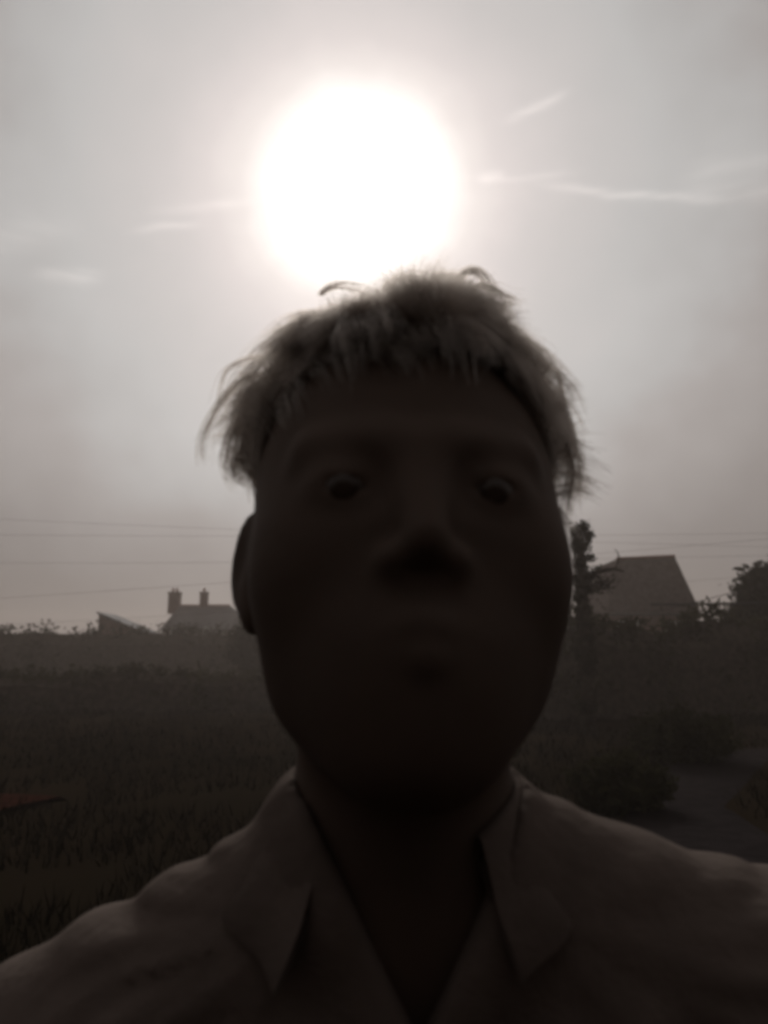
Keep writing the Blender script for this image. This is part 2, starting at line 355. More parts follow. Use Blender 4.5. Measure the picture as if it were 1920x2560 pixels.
def chimney(parent, x, y, z0, z1, w=.55, d=.55, pots=1):
    c = MB().box(x - w / 2, x + w / 2, y - d / 2, y + d / 2, z0, z1); c.box(x - w / 2 - .06, x + w / 2 + .06, y - d / 2 - .06, y + d / 2 + .06, z1 + .001, z1 + .12)
    o = c.build('chimney', M['brick'], parent)
    for k in range(pots):
        px = x + (k - (pots - 1) / 2) * .34; m = MB(); m.tube([(px, y, z1 + .12), (px, y, z1 + .2), (px, y, z1 + .42), (px, y, z1 + .46)], [.13, .11, .10, .13], 10); m.build('chimney_pot', M['clay'], o)
def hip_roof(x0, x1, y0, y1, z, rx0, rx1, ry, rz, mat, parent, over=.3):
    a = [(x0 - over, y0 - over, z), (x1 + over, y0 - over, z), (x1 + over, y1 + over, z), (x0 - over, y1 + over, z), (rx0, ry, rz), (rx1, ry, rz)]
    m = MB(); m.add(a + [(p[0], p[1], p[2] - .14) for p in a[:4]], [(0, 1, 5, 4), (1, 2, 5), (2, 3, 4, 5), (3, 0, 4), (6, 7, 1, 0), (7, 8, 2, 1), (8, 9, 3, 2), (9, 6, 0, 3), (9, 8, 7, 6)])
    o = m.build('roof', mat, parent)
    MB().tube([(rx0, ry, rz + .02), (rx1, ry, rz + .02)], .09, 7).build('ridge_tiles', M['clay'], o)
    g = MB(); g.tube([(x0 - over, y0 - over - .05, z - .06), (x1 + over, y0 - over - .05, z - .06)], .055, 7); g.build('gutter', M['wire'], o)
    return o

# the house with two chimneys, left; stands 66 m away
Y = 66.0; sc = Y / F
def X(u, Y_=None): return at(u, 1600, Y_ or Y).x
def Z(v, Y_=None): return at(960, v, Y_ or Y).z
hx0, hx1 = X(404), X(640); cx_ = (hx0 + hx1) / 2
h = empty('house', (cx_, Y, 0)); q0, q1 = hx0 - cx_, hx1 - cx_
zr = Z(1507); ze = Z(1572)
MB().box(q0, q1, 0, 7, -.2, ze).build('wall', M['render'], h)
rx0, rx1 = X(436) - cx_, X(552) - cx_
rf = hip_roof(q0, q1, 0, 7, ze + .003, rx0 - .55, rx1, 3.5, zr, M['slate'], h, .12)
for (u, v, w) in ((432, 1484, 1.0), (506, 1484, .62)):
    x = X(u, Y + 3.5) - cx_; chimney(rf, x, 3.5, zr - .7, Z(v, Y + 3.5), w, .6, 2 if w > .8 else 1)
for x in (q0 + 1.3, q0 + 3.9, q0 + 6.3): window(h, x, 3.0, 1.2, 1.15, 0); window(h, x, .9, 1.2, 1.2, 0) if x != q0 + 3.9 else door(h, x, 0)
tag(h, 'hip-roofed house with two chimneys on the left skyline', 'house', 'houses on the skyline')

# the outbuilding with one sloping roof
Y = 58.0; x0, x1 = X(243), X(345); cx_ = (x0 + x1) / 2; h = empty('outbuilding', (cx_, Y, 0)); a0, a1 = x0 - cx_, x1 - cx_
zt, zl = Z(1536), Z(1578)
m = MB(); m.add([(a0, 0, -.2), (a1, 0, -.2), (a1, 0, zl), (a0, 0, zt), (a0, 4, -.2), (a1, 4, -.2), (a1, 4, zl), (a0, 4, zt)],
      [(0, 1, 2, 3), (5, 4, 7, 6), (1, 5, 6, 2), (4, 0, 3, 7), (3, 2, 6, 7), (4, 5, 1, 0)]); m.build('wall', M['brick'], h)
sl = (zl - zt) / (a1 - a0); e0, e1 = a0 - .1, a1 + .3
m = MB(); A = [(e0, -.25, zt + sl * (e0 - a0) + .03), (e1, -.25, zt + sl * (e1 - a0) + .03), (e1, 4.25, zt + sl * (e1 - a0) + .03), (e0, 4.25, zt + sl * (e0 - a0) + .03)]
m.add(A + [(p[0], p[1], p[2] + .12) for p in A], [(3, 2, 1, 0), (4, 5, 6, 7), (0, 1, 5, 4), (1, 2, 6, 5), (2, 3, 7, 6), (3, 0, 4, 7)]); m.build('roof', M['slate'], h)
window(h, 0, 1.2, .9, .8, 0)
tag(h, 'small outbuilding with one sloping roof rising to a point above the left hedge', 'outbuilding')

# the big house on the right with a steep roof
Y = 42.0; x0, x1 = X(1518), X(1752); cx_ = (x0 + x1) / 2; h = empty('house', (cx_, Y, 0)); a0, a1 = x0 - cx_, x1 - cx_
ze = Z(1535); zr = Z(1386)
MB().box(a0 + .1, a1 - .05, 0, 5.5, -.2, ze).build('wall', M['brick'], h)
# steep roof, flat-topped towards the front
r0, r1 = X(1566) - cx_, X(1716) - cx_
m = MB(); B = [(a0 - .05, -.2, ze + .003), (a1 + .05, -.2, ze + .003), (a1 + .05, 5.7, ze + .003), (a0 - .05, 5.7, ze + .003)]; T = [(r0, .9, zr - .12), (r1, .9, zr + .02), (r1, 4.6, zr + .02), (r0, 4.6, zr - .12)]
m.add(B + T, [(3, 2, 1, 0), (4, 5, 6, 7), (0, 1, 5, 4), (1, 2, 6, 5), (2, 3, 7, 6), (3, 0, 4, 7)]); rf = m.build('roof', M['tile'], h)
MB().tube([(r0 - .02, .9, zr - .10), (r1 + .02, .9, zr + .04)], .07, 7).build('ridge_tiles', M['clay'], rf)
MB().tube([(a0 - .05, -.26, ze - .04), (a1 + .05, -.26, ze - .04)], .055, 7).build('gutter', M['wire'], rf)
for x in (a0 + 1.1, a0 + 3.6): window(h, x, 2.5, 1.1, 1.05, 0); window(h, x, .8, 1.1, 1.1, 0)
door(h, a0 + 2.35, 0)
tag(h, 'big dark house with a steep flat-topped roof, right of the columnar tree', 'house', 'houses on the skyline')

# unseen ivy-grown wall added behind the photographer to shade the front of the figure
gw = empty('added_shade_wall', (0, -1.15, 0)); MB().box(-7, 7, -.25, 0, -.2, 2.3).build('brickwork', M['brick'], gw)
MB().box(-7.05, 7.05, -.30, .05, 2.301, 2.38).build('coping', M['render'], gw)
mb = MB(); leaves(mb, np.stack([rng.uniform(-6.8, 6.8, 9000), rng.uniform(.005, .09, 9000), 2.45 * rng.random(9000) ** .8], 1), .06); q = mb.build('ivy', M['leaf_dark'], gw); q['kind'] = 'stuff'
tag(gw, 'tall ivy-covered brick wall added out of view behind the photographer to shade the figure', 'wall')

# ------------------------------------------------------------------ overhead wires
def wire(u0, v0, u1, v1, Y, r, sag, label, group='overhead wires', ext=.9):
    a = at(u0, v0, Y); b = at(u1, v1, Y); d = b - a; a = a - d * ext; b = b + d * ext; o = empty('overhead_wire', a)
    L_ = (b - a); m = MB(); pts = []
    for i in range(41):
        t = i / 40; pts.append(L_ * t + Vector((0, 0, -sag * (1 - (2 * t - 1) ** 2))))
    m.tube(pts, r, 5); w = m.build('cable', M['wire'], o); COL.objects.unlink(w); bpy.data.objects.remove(o)
    w.parent = None; w.location = a; w.name = 'overhead_wire'; COL.objects.link(w); return tag(w, label, 'wire', group)
for (u0, v0, u1, v1, Y_, r, lab) in (
        (0, 1283, 1920, 1352, 34, .0045, 'topmost of the faint overhead wires crossing the sky'),
        (0, 1322, 1920, 1318, 34, .0045, 'second highest faint overhead wire, level across the sky'),
        (0, 1392, 1920, 1374, 34, .0045, 'third faint overhead wire down, crossing behind the ears'),
        (0, 1478, 1920, 1330, 30, .0045, 'faint overhead wire climbing to the right above the chimneys'),
        (0, 1545, 1920, 1420, 30, .004, 'lowest faint wire rising over the sloping outbuilding roof')):
    wire(u0, v0, u1, v1, Y_, r, .35, lab, ext=.5)
wire(1745, 1508, 1845, 1506, 26, .040, .03, 'thick dark cable level between the right house and round tree', ext=1.2)
wire(1745, 1500, 1845, 1474, 26, .012, .05, 'thin wire slanting up to the round tree above the thick cable', ext=1.2)

# ------------------------------------------------------------------ the person (signed distance surface)
def axis(segs):
    a = [segs[0][0]]
    for s0, s1, st in segs:
        k = max(1, round((s1 - s0) / st)); a += list(s0 + (np.arange(1, k + 1)) * (s1 - s0) / k)
    return np.array(a, dtype=np.float32)
class Grid:
    def __init__(s, ax, ay, az_):
        s.a = [ax, ay, az_]; s.f = np.full((len(ax), len(ay), len(az_)), 1.0, np.float32)
    def sub(s, lo, hi):
        sl = []
        for k in range(3):
            i0 = max(0, np.searchsorted(s.a[k], lo[k]) - 1); i1 = min(len(s.a[k]), np.searchsorted(s.a[k], hi[k]) + 1); sl.append(slice(i0, i1))
        g = np.meshgrid(*[s.a[k][sl[k]] for k in range(3)], indexing='ij', sparse=True)
        return tuple(sl), g
    def union(s, fn, lo, hi, k=.015, pad=.05):
        sl, g = s.sub([q - pad for q in lo], [q + pad for q in hi]); d = fn(*g).astype(np.float32); f = s.f[sl]
        hh = np.clip(.5 + .5 * (f - d) / k, 0, 1); s.f[sl] = f * (1 - hh) + d * hh - k * hh * (1 - hh)
    def cut(s, fn, lo, hi, k=.006, pad=.03):
        sl, g = s.sub([q - pad for q in lo], [q + pad for q in hi]); d = -fn(*g).astype(np.float32); f = s.f[sl]
        hh = np.clip(.5 - .5 * (f - d) / k, 0, 1); s.f[sl] = f * (1 - hh) + d * hh + k * hh * (1 - hh)
    def mesh(s, name, smooth=2):
        f = s.f; nx, ny, nz_ = f.shape; ins = f < 0
        cnt = np.zeros((nx - 1, ny - 1, nz_ - 1), np.int8)
        for dx in (0, 1):
            for dy in (0, 1):
                for dz in (0, 1): cnt += ins[dx:nx - 1 + dx, dy:ny - 1 + dy, dz:nz_ - 1 + dz]
        act = (cnt > 0) & (cnt < 8); I = np.argwhere(act); idm = np.full(act.shape, -1, np.int64); idm[act] = np.arange(len(I))
        acc = np.zeros((len(I), 3)); w = np.zeros(len(I)); corner = [(a, b, c) for a in (0, 1) for b in (0, 1) for c in (0, 1)]
        val = {c: f[I[:, 0] + c[0], I[:, 1] + c[1], I[:, 2] + c[2]] for c in corner}
        pos = {c: np.stack([s.a[k][I[:, k] + c[k]] for k in range(3)], 1) for c in corner}
        for c in corner:
            for k in range(3):
                if c[k]: continue
                c2 = tuple(1 if j == k else c[j] for j in range(3)); a, b = val[c], val[c2]; x = (a < 0) != (b < 0)
                t = np.where(x, a / np.where(x, a - b, 1), 0)[:, None]; acc += np.where(x[:, None], pos[c] * (1 - t) + pos[c2] * t, 0); w += x
        V = acc / w[:, None]; faces = []
        for k in range(3):
            o1, o2 = [(1, 2), (2, 0), (0, 1)][k]
            sl0 = [slice(None)] * 3; sl1 = [slice(None)] * 3; sl0[k] = slice(0, -1); sl1[k] = slice(1, None)
            a, b = ins[tuple(sl0)], ins[tuple(sl1)]; E = np.argwhere(a != b); E = E[(E[:, o1] > 0) & (E[:, o2] > 0) & (E[:, o1] < f.shape[o1] - 1) & (E[:, o2] < f.shape[o2] - 1)]
            q = []
            for (d1, d2) in ((1, 1), (0, 1), (0, 0), (1, 0)):
                J = E.copy(); J[:, o1] -= d1; J[:, o2] -= d2; q.append(idm[J[:, 0], J[:, 1], J[:, 2]])
            Q = np.stack(q, 1); fl = b[E[:, 0], E[:, 1], E[:, 2]]; Q[fl] = Q[fl][:, ::-1]; faces.append(Q)
        Q = np.concatenate(faces); Q = Q[(Q >= 0).all(1)]
        for _ in range(smooth):
            s_ = np.zeros_like(V); n_ = np.zeros(len(V))
            for i in range(4):
                a, b = Q[:, i], Q[:, (i + 1) % 4]; np.add.at(s_, a, V[b]); np.add.at(s_, b, V[a]); np.add.at(n_, a, 1); np.add.at(n_, b, 1)
            V = V * .5 + .5 * s_ / np.maximum(n_, 1)[:, None]
        return pymesh(name, V.tolist(), Q.tolist())

OFF = Vector((0, -.09, .018))           # the whole figure is moved by this at the end
HC = Vector((.0095, .500, 1.532))            # middle of the head, between the ears
HR = Matrix.Rotation(R(4), 3, 'Z') @ Matrix.Rotation(R(-10), 3, 'X') @ Matrix.Rotation(R(1.0), 3, 'Y')
HRi = np.array(HR.transposed(), dtype=np.float32)
HS = .985
def hw(p): return HC + HR @ (Vector((p[0], -p[1], p[2])) * HS)     # head coordinates: y is towards the face
def hl(x, y, z):
    dx, dy, dz = x - HC.x, y - HC.y, z - HC.z
    a = HRi; X_ = a[0, 0] * dx + a[0, 1] * dy + a[0, 2] * dz; Y_ = a[1, 0] * dx + a[1, 1] * dy + a[1, 2] * dz; Z_ = a[2, 0] * dx + a[2, 1] * dy + a[2, 2] * dz
    return X_ / HS, -Y_ / HS, Z_ / HS
def h_ell(c, r, rot=0):
    cr_, sr_ = math.cos(rot), math.sin(rot)
    def fn(x, y, z):
        X_, Y_, Z_ = hl(x, y, z); X_, Y_, Z_ = X_ - c[0], Y_ - c[1], Z_ - c[2]
        X2 = X_ * cr_ + Y_ * sr_; Y2 = -X_ * sr_ + Y_ * cr_
        k0 = np.sqrt((X2 / r[0]) ** 2 + (Y2 / r[1]) ** 2 + (Z_ / r[2]) ** 2); k1 = np.sqrt((X2 / r[0] ** 2) ** 2 + (Y2 / r[1] ** 2) ** 2 + (Z_ / r[2] ** 2) ** 2)
        return k0 * (k0 - 1) / np.maximum(k1, 1e-6) * HS
    p = hw(c); m = max(r) * 1.1; return fn, p - Vector((m, m, m)), p + Vector((m, m, m))
def cap(a, b, ra, rb):
    a = Vector(a); b = Vector(b); d = b - a; L2 = d.length_squared
    def fn(x, y, z):
        t = np.clip(((x - a.x) * d.x + (y - a.y) * d.y + (z - a.z) * d.z) / L2, 0, 1)
        return np.sqrt((x - a.x - d.x * t) ** 2 + (y - a.y - d.y * t) ** 2 + (z - a.z - d.z * t) ** 2) - (ra + (rb - ra) * t)
    m = max(ra, rb); return fn, [min(a[i], b[i]) - m for i in range(3)], [max(a[i], b[i]) + m for i in range(3)]
def h_cap(a, b, ra, rb): return cap(hw(a), hw(b), ra * HS, rb * HS)
def ell(c, r):
    def fn(x, y, z):
        k0 = np.sqrt(((x - c[0]) / r[0]) ** 2 + ((y - c[1]) / r[1]) ** 2 + ((z - c[2]) / r[2]) ** 2)
        k1 = np.sqrt(((x - c[0]) / r[0] ** 2) ** 2 + ((y - c[1]) / r[1] ** 2) ** 2 + ((z - c[2]) / r[2] ** 2) ** 2); return k0 * (k0 - 1) / np.maximum(k1, 1e-6)
    return fn, [c[i] - r[i] for i in range(3)], [c[i] + r[i] for i in range(3)]

BX = .012
SL, ELL_, WL = (-.172 + BX, .560, 1.262), (-.235, .58, .98), (-.235, .47, .75)
SR, ERR, WR = (.186 + BX, .548, 1.300), (.275, .345, 1.115), (.105, .165, 1.257)
TORSO = [(ell((BX, .565, 1.185), (.160, .100, .165)), .05), (ell((BX, .555, 1.06), (.148, .098, .17)), .06), (ell((BX, .555, .93), (.165, .105, .12)), .06),
         (cap((BX - .02, .545, 1.365), SL, .046, .056), .05), (cap((BX + .02, .545, 1.368), SR, .046, .056), .05)]
ARMS = [(cap(SL, ELL_, .054, .041), .03), (cap(SR, ERR, .054, .041), .03)]
LEGS = [(cap((BX + s * .085, .555, .90), (BX + s * .10, .545, .49), .086, .058), .04) for s in (-1, 1)] + [(cap((BX + s * .10, .545, .49), (BX + s * .105, .565, .10), .056, .040), .02) for s in (-1, 1)]
person = empty('person', (BX, .555, 0))
def rel(o):       # meshes are made in place: keep them there under the Empty at the feet
    o.parent = person; o.matrix_parent_inverse = Matrix.Translation(-person.location); return o

G = Grid(axis([(-.36, -.13, .0065), (-.13, .15, .0026), (.15, .36, .0065)]), axis([(-.06, .36, .0055), (.36, .64, .0027), (.64, .72, .006)]), axis([(-.02, 1.40, .0075), (1.40, 1.75, .0026)]))
def U(p, k): G.union(p[0], p[1], p[2], k)
for p, k in TORSO: U(p, k)
U(cap((BX - .004, .545, 1.36), (BX, .515, 1.53), .056, .054), .035)
for p, k in ARMS + LEGS: U(p, k)
U(cap(ELL_, WL, .040, .027), .012); U(cap(ERR, WR, .040, .027), .012)
for s in (-1, 1): U(ell((BX + s * .108, .50, .045), (.042, .115, .04)), .02)
# head
U(h_ell((0, -.012, .046), (.077, .094, .080)), .01)
U(h_ell((0, .022, .022), (.070, .056, .060)), .02)
U(h_ell((0, .026, -.015), (.0635, .062, .086)), .03)
U(h_ell((0, .022, -.066), (.060, .058, .036)), .035)
U(h_ell((0, .066, -.098), (.024, .020, .020)), .05)
for s in (-1, 1):
    U(h_ell((s * .042, .050, -.022), (.022, .024, .022)), .04)
    U(h_cap((s * .014, .083, .026), (s * .046, .070, .028), .010, .008), .012)
for s in (-1, 1): G.cut(*h_ell((s * .032, .094, .008), (.017, .015, .011)), .012)
U(h_cap((0, .086, .020), (0, .1035, -.022), .0075, .0090), .016)
for s in (-1, 1): U(h_ell((s * .0115, .094, -.028), (.0075, .009, .0065)), .006)
for s in (-1, 1): G.cut(*h_ell((s * .0062, .0985, -.0345), (.0030, .0048, .0030)), .003)
U(h_ell((0, .073, -.060), (.027, .018, .020)), .03)
for s in (-1, 1):
    U(h_cap((s * .004, .0965, -.0555), (s * .026, .0850, -.0600), .0052, .0028), .006)
    U(h_cap((0, .0955, -.0680), (s * .024, .0850, -.0640), .0060, .0030), .006)
    U(h_ell((s * .032, .0775, .008), (.0150, .0125, .0120)), .010)                       # eyelids
    G.cut(*h_ell((s * .032, .0925, .0065), (.0120, .010, .0026)), .002)                  # the slit between them
    U(h_ell((s * .0805, -.012, .000), (.006, .019, .029), s * .50), .006)             # ear
    U(h_ell((s * .0745, -.006, -.028), (.0065, .009, .012), s * .40), .008)
    G.cut(*h_ell((s * .0880, -.009, .004), (.0055, .0095, .017), s * .50), .005)
def hand(wrist, fwd, palm, thumb_side, curl, scale=1.0):
    f = Vector(fwd).normalized(); n_ = Vector(palm); n_ = (n_ - f * n_.dot(f)).normalized(); sd_ = n_.cross(f) * thumb_side; w = Vector(wrist)
    c = w + f * .045
    for k in (-.028, -.010, .010, .028): U(cap(w + f * .012 + sd_ * k * .6, w + f * .085 + sd_ * k, .014, .0125), .010)
    for k, ln in ((.030, .070), (.010, .078), (-.010, .072), (-.029, .056)):
        p = w + f * .085 + sd_ * k; d = f.copy()
        for j, (sg_, r_) in enumerate(((.45, .0090), (.30, .0082), (.25, .0075))):
            d = (Matrix.Rotation(curl * (.7 + .3 * j), 3, n_.cross(f).normalized()) @ d).normalized() if True else d
            q = p + d * ln * sg_; U(cap(p, q, r_, r_ - .0008), .003); p = q
    p = w + f * .025 + sd_ * .026
    for d, ln, r_ in ((f * .55 + sd_ * .85, .036, .0125), (f * .85 + sd_ * .4 + n_ * .25, .030, .0100), (f + n_ * .35, .025, .009)):
        q = p + d.normalized() * ln; U(cap(p, q, r_, r_ - .001), .005); p = q
hand(WL, (.0, -.25, -1), (1, 0, 0), 1, -.28)
hand(WR, (-.30, -.62, .72), (-.6, .55, .2), 1, -.45)
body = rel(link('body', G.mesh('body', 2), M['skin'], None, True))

# eyes
for s in (-1, 1):
    bm = bmesh.new(); bmesh.ops.create_uvsphere(bm, u_segments=20, v_segments=12, radius=.0122 * HS); me = bpy.data.meshes.new('eye'); bm.to_mesh(me); bm.free()
    e_ = link('eye', me, M['eye'], None, True); e_.location = hw((s * .032, .0768, .0072)); rel(e_)
    bm = bmesh.new(); bmesh.ops.create_uvsphere(bm, u_segments=16, v_segments=8, radius=.0062 * HS); bmesh.ops.scale(bm, vec=(1, .35, 1), verts=bm.verts); me = bpy.data.meshes.new('iris'); bm.to_mesh(me); bm.free()
    i_ = link('iris', me, M['iris'], None, True); i_.parent = e_; i_.location = (0, -.0112 * HS, -.0005)

# clothes: the same surface, grown outwards, with folds
def folds(x, y, z):
    return (.0018 * np.sin(26 * z + 30 * np.abs(x - BX) + 3 * np.sin(17 * x) + 8 * y) * np.clip((np.abs(x - BX) - .05) / .06, 0, 1)
            + .0017 * np.sin(19 * np.arctan2(z - 1.375, np.abs(x - BX) - .045) + 5 * np.sin(13 * x + 11 * z) + 4 * y) * (.5 + .5 * np.sin(31 * x + 17 * z + 14 * y)) * np.clip((np.hypot(z - 1.375, np.abs(x - BX) - .045) - .02) / .06, 0, 1)
            + .0022 * np.sin(47 * np.arctan2(z - 1.375, np.abs(x - BX) - .045) + 7 * np.sin(16 * x + 5 * z)) * (.5 + .5 * np.sin(43 * x - 29 * z + 1)) * np.clip((np.hypot(z - 1.375, np.abs(x - BX) - .045) - .03) / .05, 0, 1)
            + .0018 * np.sin(55 * x - 34 * z + 5 * np.sin(12 * z)) * np.clip((1.40 - z) / .08, 0, 1)
            + .0010 * np.sin(90 * np.abs(x - BX) - 62 * z + 4 * np.sin(21 * x + 9 * y)))
G = Grid(axis([(-.34, .36, .0042)]), axis([(.26, .70, .0042)]), axis([(.84, 1.52, .0042)]))
for p, k in TORSO + ARMS: U((p[0], p[1], p[2]), k)
U(cap((BX - .004, .552, 1.34), (BX - .004, .538, 1.392), .056, .052), .03)
sl, g = G.sub((-9, -9, -9), (9, 9, 9)); G.f[sl] = G.f[sl] - .013 + folds(*g).astype(np.float32)
G.cut(lambda x, y, z: np.maximum(.86 - z, -(.86 - z) * 0 - 9) if False else (z - .885), (-.4, .2, .8), (.4, .8, .885), .004)   # hem
G.cut(cap((BX, .54, 1.38), (BX + .003, .508, 1.56), .0575, .061)[0], (-.1, .4, 1.34), (.12, .66, 1.6), .008)      # neck hole
def vee(x, y, z):
    return np.maximum(np.maximum((np.abs(x - BX - .004) - (z - 1.315) * .50) * .90, y - .525), 1.315 - z)
G.cut(vee, (-.1, .36, 1.2), (.12, .56, 1.5), .006)
shirt = rel(link('shirt', G.mesh('shirt', 3), M['shirt'], None, True))
# collar: a folded band round the neck, points to the front
def collar():
    v = []; f = []; n_ = 56
    for i in range(n_ + 1):
        t = i / n_; a = R(-90 + 36) + (R(360 - 72)) * t; front = abs(2 * t - 1)                 # front = 1 at the two ends
        cx0, cy0 = BX - .004, .528 + .006
        wob = .003 * math.sin(9 * a + 1)
        dropz = 1.418 + .032 * (1 - front ** 1.5) - .012 * front ** 6
        zt = 1.462 - .022 * front ** 3 + .008 * (1 - front)
        dz_ = .012 * front ** 4
        for (rr, z) in ((.0575, zt - .030), (.0590, zt - .008), (.0610, zt), (.0640, zt - .004), (.0725 + .004 * front ** 2 + wob, zt - .026 - dz_ * .5), (.0835 + .009 * front ** 3 + wob * 1.5, zt - .042 - dz_), (.082 + .009 * front ** 3 + wob * 1.5, zt - .0435 - dz_), (.070 + .004 * front ** 2 + wob, zt - .029 - dz_ * .5), (.0612, zt - .012)):
            v.append((cx0 + math.cos(a) * rr, cy0 + math.sin(a) * rr, z - .040 + .004 * math.cos(a)))
    k = 9
    for i in range(n_):
        for j in range(k - 1): f.append((i * k + j, (i + 1) * k + j, (i + 1) * k + j + 1, i * k + j + 1))
    return v, f
cv, cf = collar(); c_ = link('collar', pymesh('collar', cv, cf), M['shirt'], None, True); c_.parent = shirt
for z in (1.215, 1.13, 1.045):
    bmv = MB(); bmv.tube([(BX + .012, .43 - .005, z), (BX + .012, .428 - .005, z)], .0058, 12)
    b_ = bmv.build('button', M['phone'], shirt)
G = Grid(axis([(-.24, .26, .006)]), axis([(.40, .70, .006)]), axis([(.05, 1.0, .007)]))
for p, k in LEGS + TORSO[1:3]: U(p, k)
sl, g = G.sub((-9, -9, -9), (9, 9, 9)); G.f[sl] = G.f[sl] - .012 + (.004 * np.sin(40 * g[2] + 20 * g[0]) * np.sin(9 * g[1] + 5 * g[2])).astype(np.float32)
G.cut(lambda x, y, z: z - .055 + 0 * x + 0 * y, (-.3, .3, .0), (.3, .8, .08), .004); G.cut(lambda x, y, z: .96 - z + 0 * x + 0 * y, (-.3, .3, .96), (.3, .8, 1.1), .004)
rel(link('trousers', G.mesh('trousers', 2), M['trousers'], None, True))
for s in (-1, 1):
    G = Grid(axis([(BX + s * .108 - .07, BX + s * .108 + .07, .005)]), axis([(.34, .68, .005)]), axis([(-.01, .15, .005)]))
    U(ell((BX + s * .108, .50, .05), (.050, .128, .046)), .02); U(cap((BX + s * .107, .565, .05), (BX + s * .106, .565, .10), .052, .050), .03)
    G.cut(lambda x, y, z: z - .005 + 0 * x + 0 * y, (-1, 0, -.1), (1, 1, .005), .002)
    rel(link('shoe', G.mesh('shoe', 1), M['shoe'], None, True))

# hair: a soft cap under many strands, then the flyaway locks
hb = MB(); random.seed(21)
def scalp(th, ph, r=1.0):     # th from straight up, ph round the head (0 = face)
    return Vector((math.sin(th) * math.sin(ph) * .0755 * r, -.012 + math.sin(th) * math.cos(ph) * .0945 * r, .046 + math.cos(th) * .0805 * r))
def hairline(ph):             # how far down (angle) the hair grows
    c = math.cos(ph); w_ = R(5) * mnoise.noise(Vector((math.sin(ph) * 5, c * 5, 3))); return w_ + R(60) if c > .75 else w_ + R(60) + (R(128) - R(60)) * min(1, (.75 - c) / .9)
def thick(th, ph):            # extra thickness of the cap: full and boxy
    top = max(0, math.cos(th)); side = math.sin(th) * abs(math.sin(ph))
    return .006 + .016 * top + .014 * max(0, 1 - abs(th - R(48)) / R(45)) * abs(math.sin(ph)) + .003 * side
nt_, np_ = 26, 64
cap_v = []
def thick(th, ph):            # depth of the hair over the scalp: full on top and at the upper corners, close at the sides
    top = max(0, math.cos(th)); corner = max(0, 1 - abs(th - R(46)) / R(34)) * abs(math.sin(ph))
    return .004 + .017 * top ** .8 + .019 * corner
for i in range(nt_ + 1):
    for j in range(np_):
        ph = 2 * math.pi * j / np_; th = hairline(ph) * (.93 if math.cos(ph) > .3 else .98) * i / nt_; p = scalp(th, ph); n_ = (p - Vector((0, -.012, .046))).normalized()
        k = .13 * thick(th, ph) * min(1, .16 * (nt_ - i) - .05) * (.72 + .55 * mnoise.noise(p * 40))
        cap_v.append(hw(p + n_ * k))
hb.add(cap_v, [(i * np_ + j, i * np_ + (j + 1) % np_, (i + 1) * np_ + (j + 1) % np_, (i + 1) * np_ + j) for i in range(nt_) for j in range(np_)])
STR = []
def keep_out(q):
    for c, r in (((0, -.012, .046), (.0765, .0965, .082)), ((0, .026, -.015), (.071, .066, .090))):
        v = q - Vector(c); k = math.sqrt((v.x / r[0]) ** 2 + (v.y / r[1]) ** 2 + (v.z / r[2]) ** 2)
        if k < 1.03: q = Vector(c) + v * (1.03 / max(k, .1))
    return q
def strand(pts, r0=1.0, r1=None): STR.append([Vector(p) for p in pts])
def grow(ph, th, ln, lift, wild, drop, base, hug=.75):
    p = scalp(th, ph); n_ = (p - Vector((0, -.012, .046))).normalized()
    side = Vector((p.x * 10, .5 * math.cos(ph), -.2 - 6 * max(0, .075 - p.z))); side -= n_ * side.dot(n_)
    side = side.normalized() if side.length > 1e-4 else Vector((1, 0, 0))
    cl = mnoise.noise_vector(p * 60) * wild; q = p + n_ * base; d = (n_ * lift + side * .7 + cl).normalized(); pts = []
    for i in range(7):
        pts.append(hw(q)); q = keep_out(q + d * ln / 6)
        d = (d + side * .18 + Vector((0, 0, -drop)) + mnoise.noise_vector(q * 90) * wild * .25)
        nq = (q - Vector((0, -.012, .046))).normalized(); d -= nq * (max(0, d.dot(nq)) * hug * min(1, i / 2) + (.22 if q.z < .085 and hug > .5 else 0)); d.normalize()
    strand(pts)
for _ in range(15000):
    ph = random.random() * 2 * math.pi; hl_ = hairline(ph); th = hl_ * math.sqrt(random.random()) * (.99 if math.cos(ph) < .5 else .55); tz = thick(th, ph); tp = max(0, math.cos(th))
    grow(ph, th, .014 + tz * (.7 + .9 * random.random()), (.05 + 1.0 * tp + 14 * (tz - .005) * (1 - tp)), .25 + .4 * tp, .10 + .1 * random.random(), tz * .25 * random.random())
for _ in range(9000):         # the front, pushed up and back out of the face in untidy tufts
    ph = max(-1.35, min(1.35, random.gauss(0, .6))); hl_ = hairline(ph); th = hl_ * (.50 + .50 * random.random() ** .7); p = scalp(th, ph); n_ = (p - Vector((0, -.012, .046))).normalized()
    cl = mnoise.noise_vector(p * 42) * 1.7; q = p + n_ * (.001 + .006 * random.random()); d = (n_ * .55 + Vector((p.x * 5 + .2, -.10, .95)) + cl * .75 + Vector((random.gauss(0, .12), random.gauss(0, .12), 0))).normalized()
    ln = (.019 + .017 * random.random() + .010 * cl.x) * (1 - .15 * abs(ph)); pts = []
    for i in range(8):
        pts.append(hw(q)); q = keep_out(q + d * ln / 7); d = (d + Vector((cl.x * .12, -.07, -.13)) + mnoise.noise_vector(q * 80) * .14).normalized()
    strand(pts)
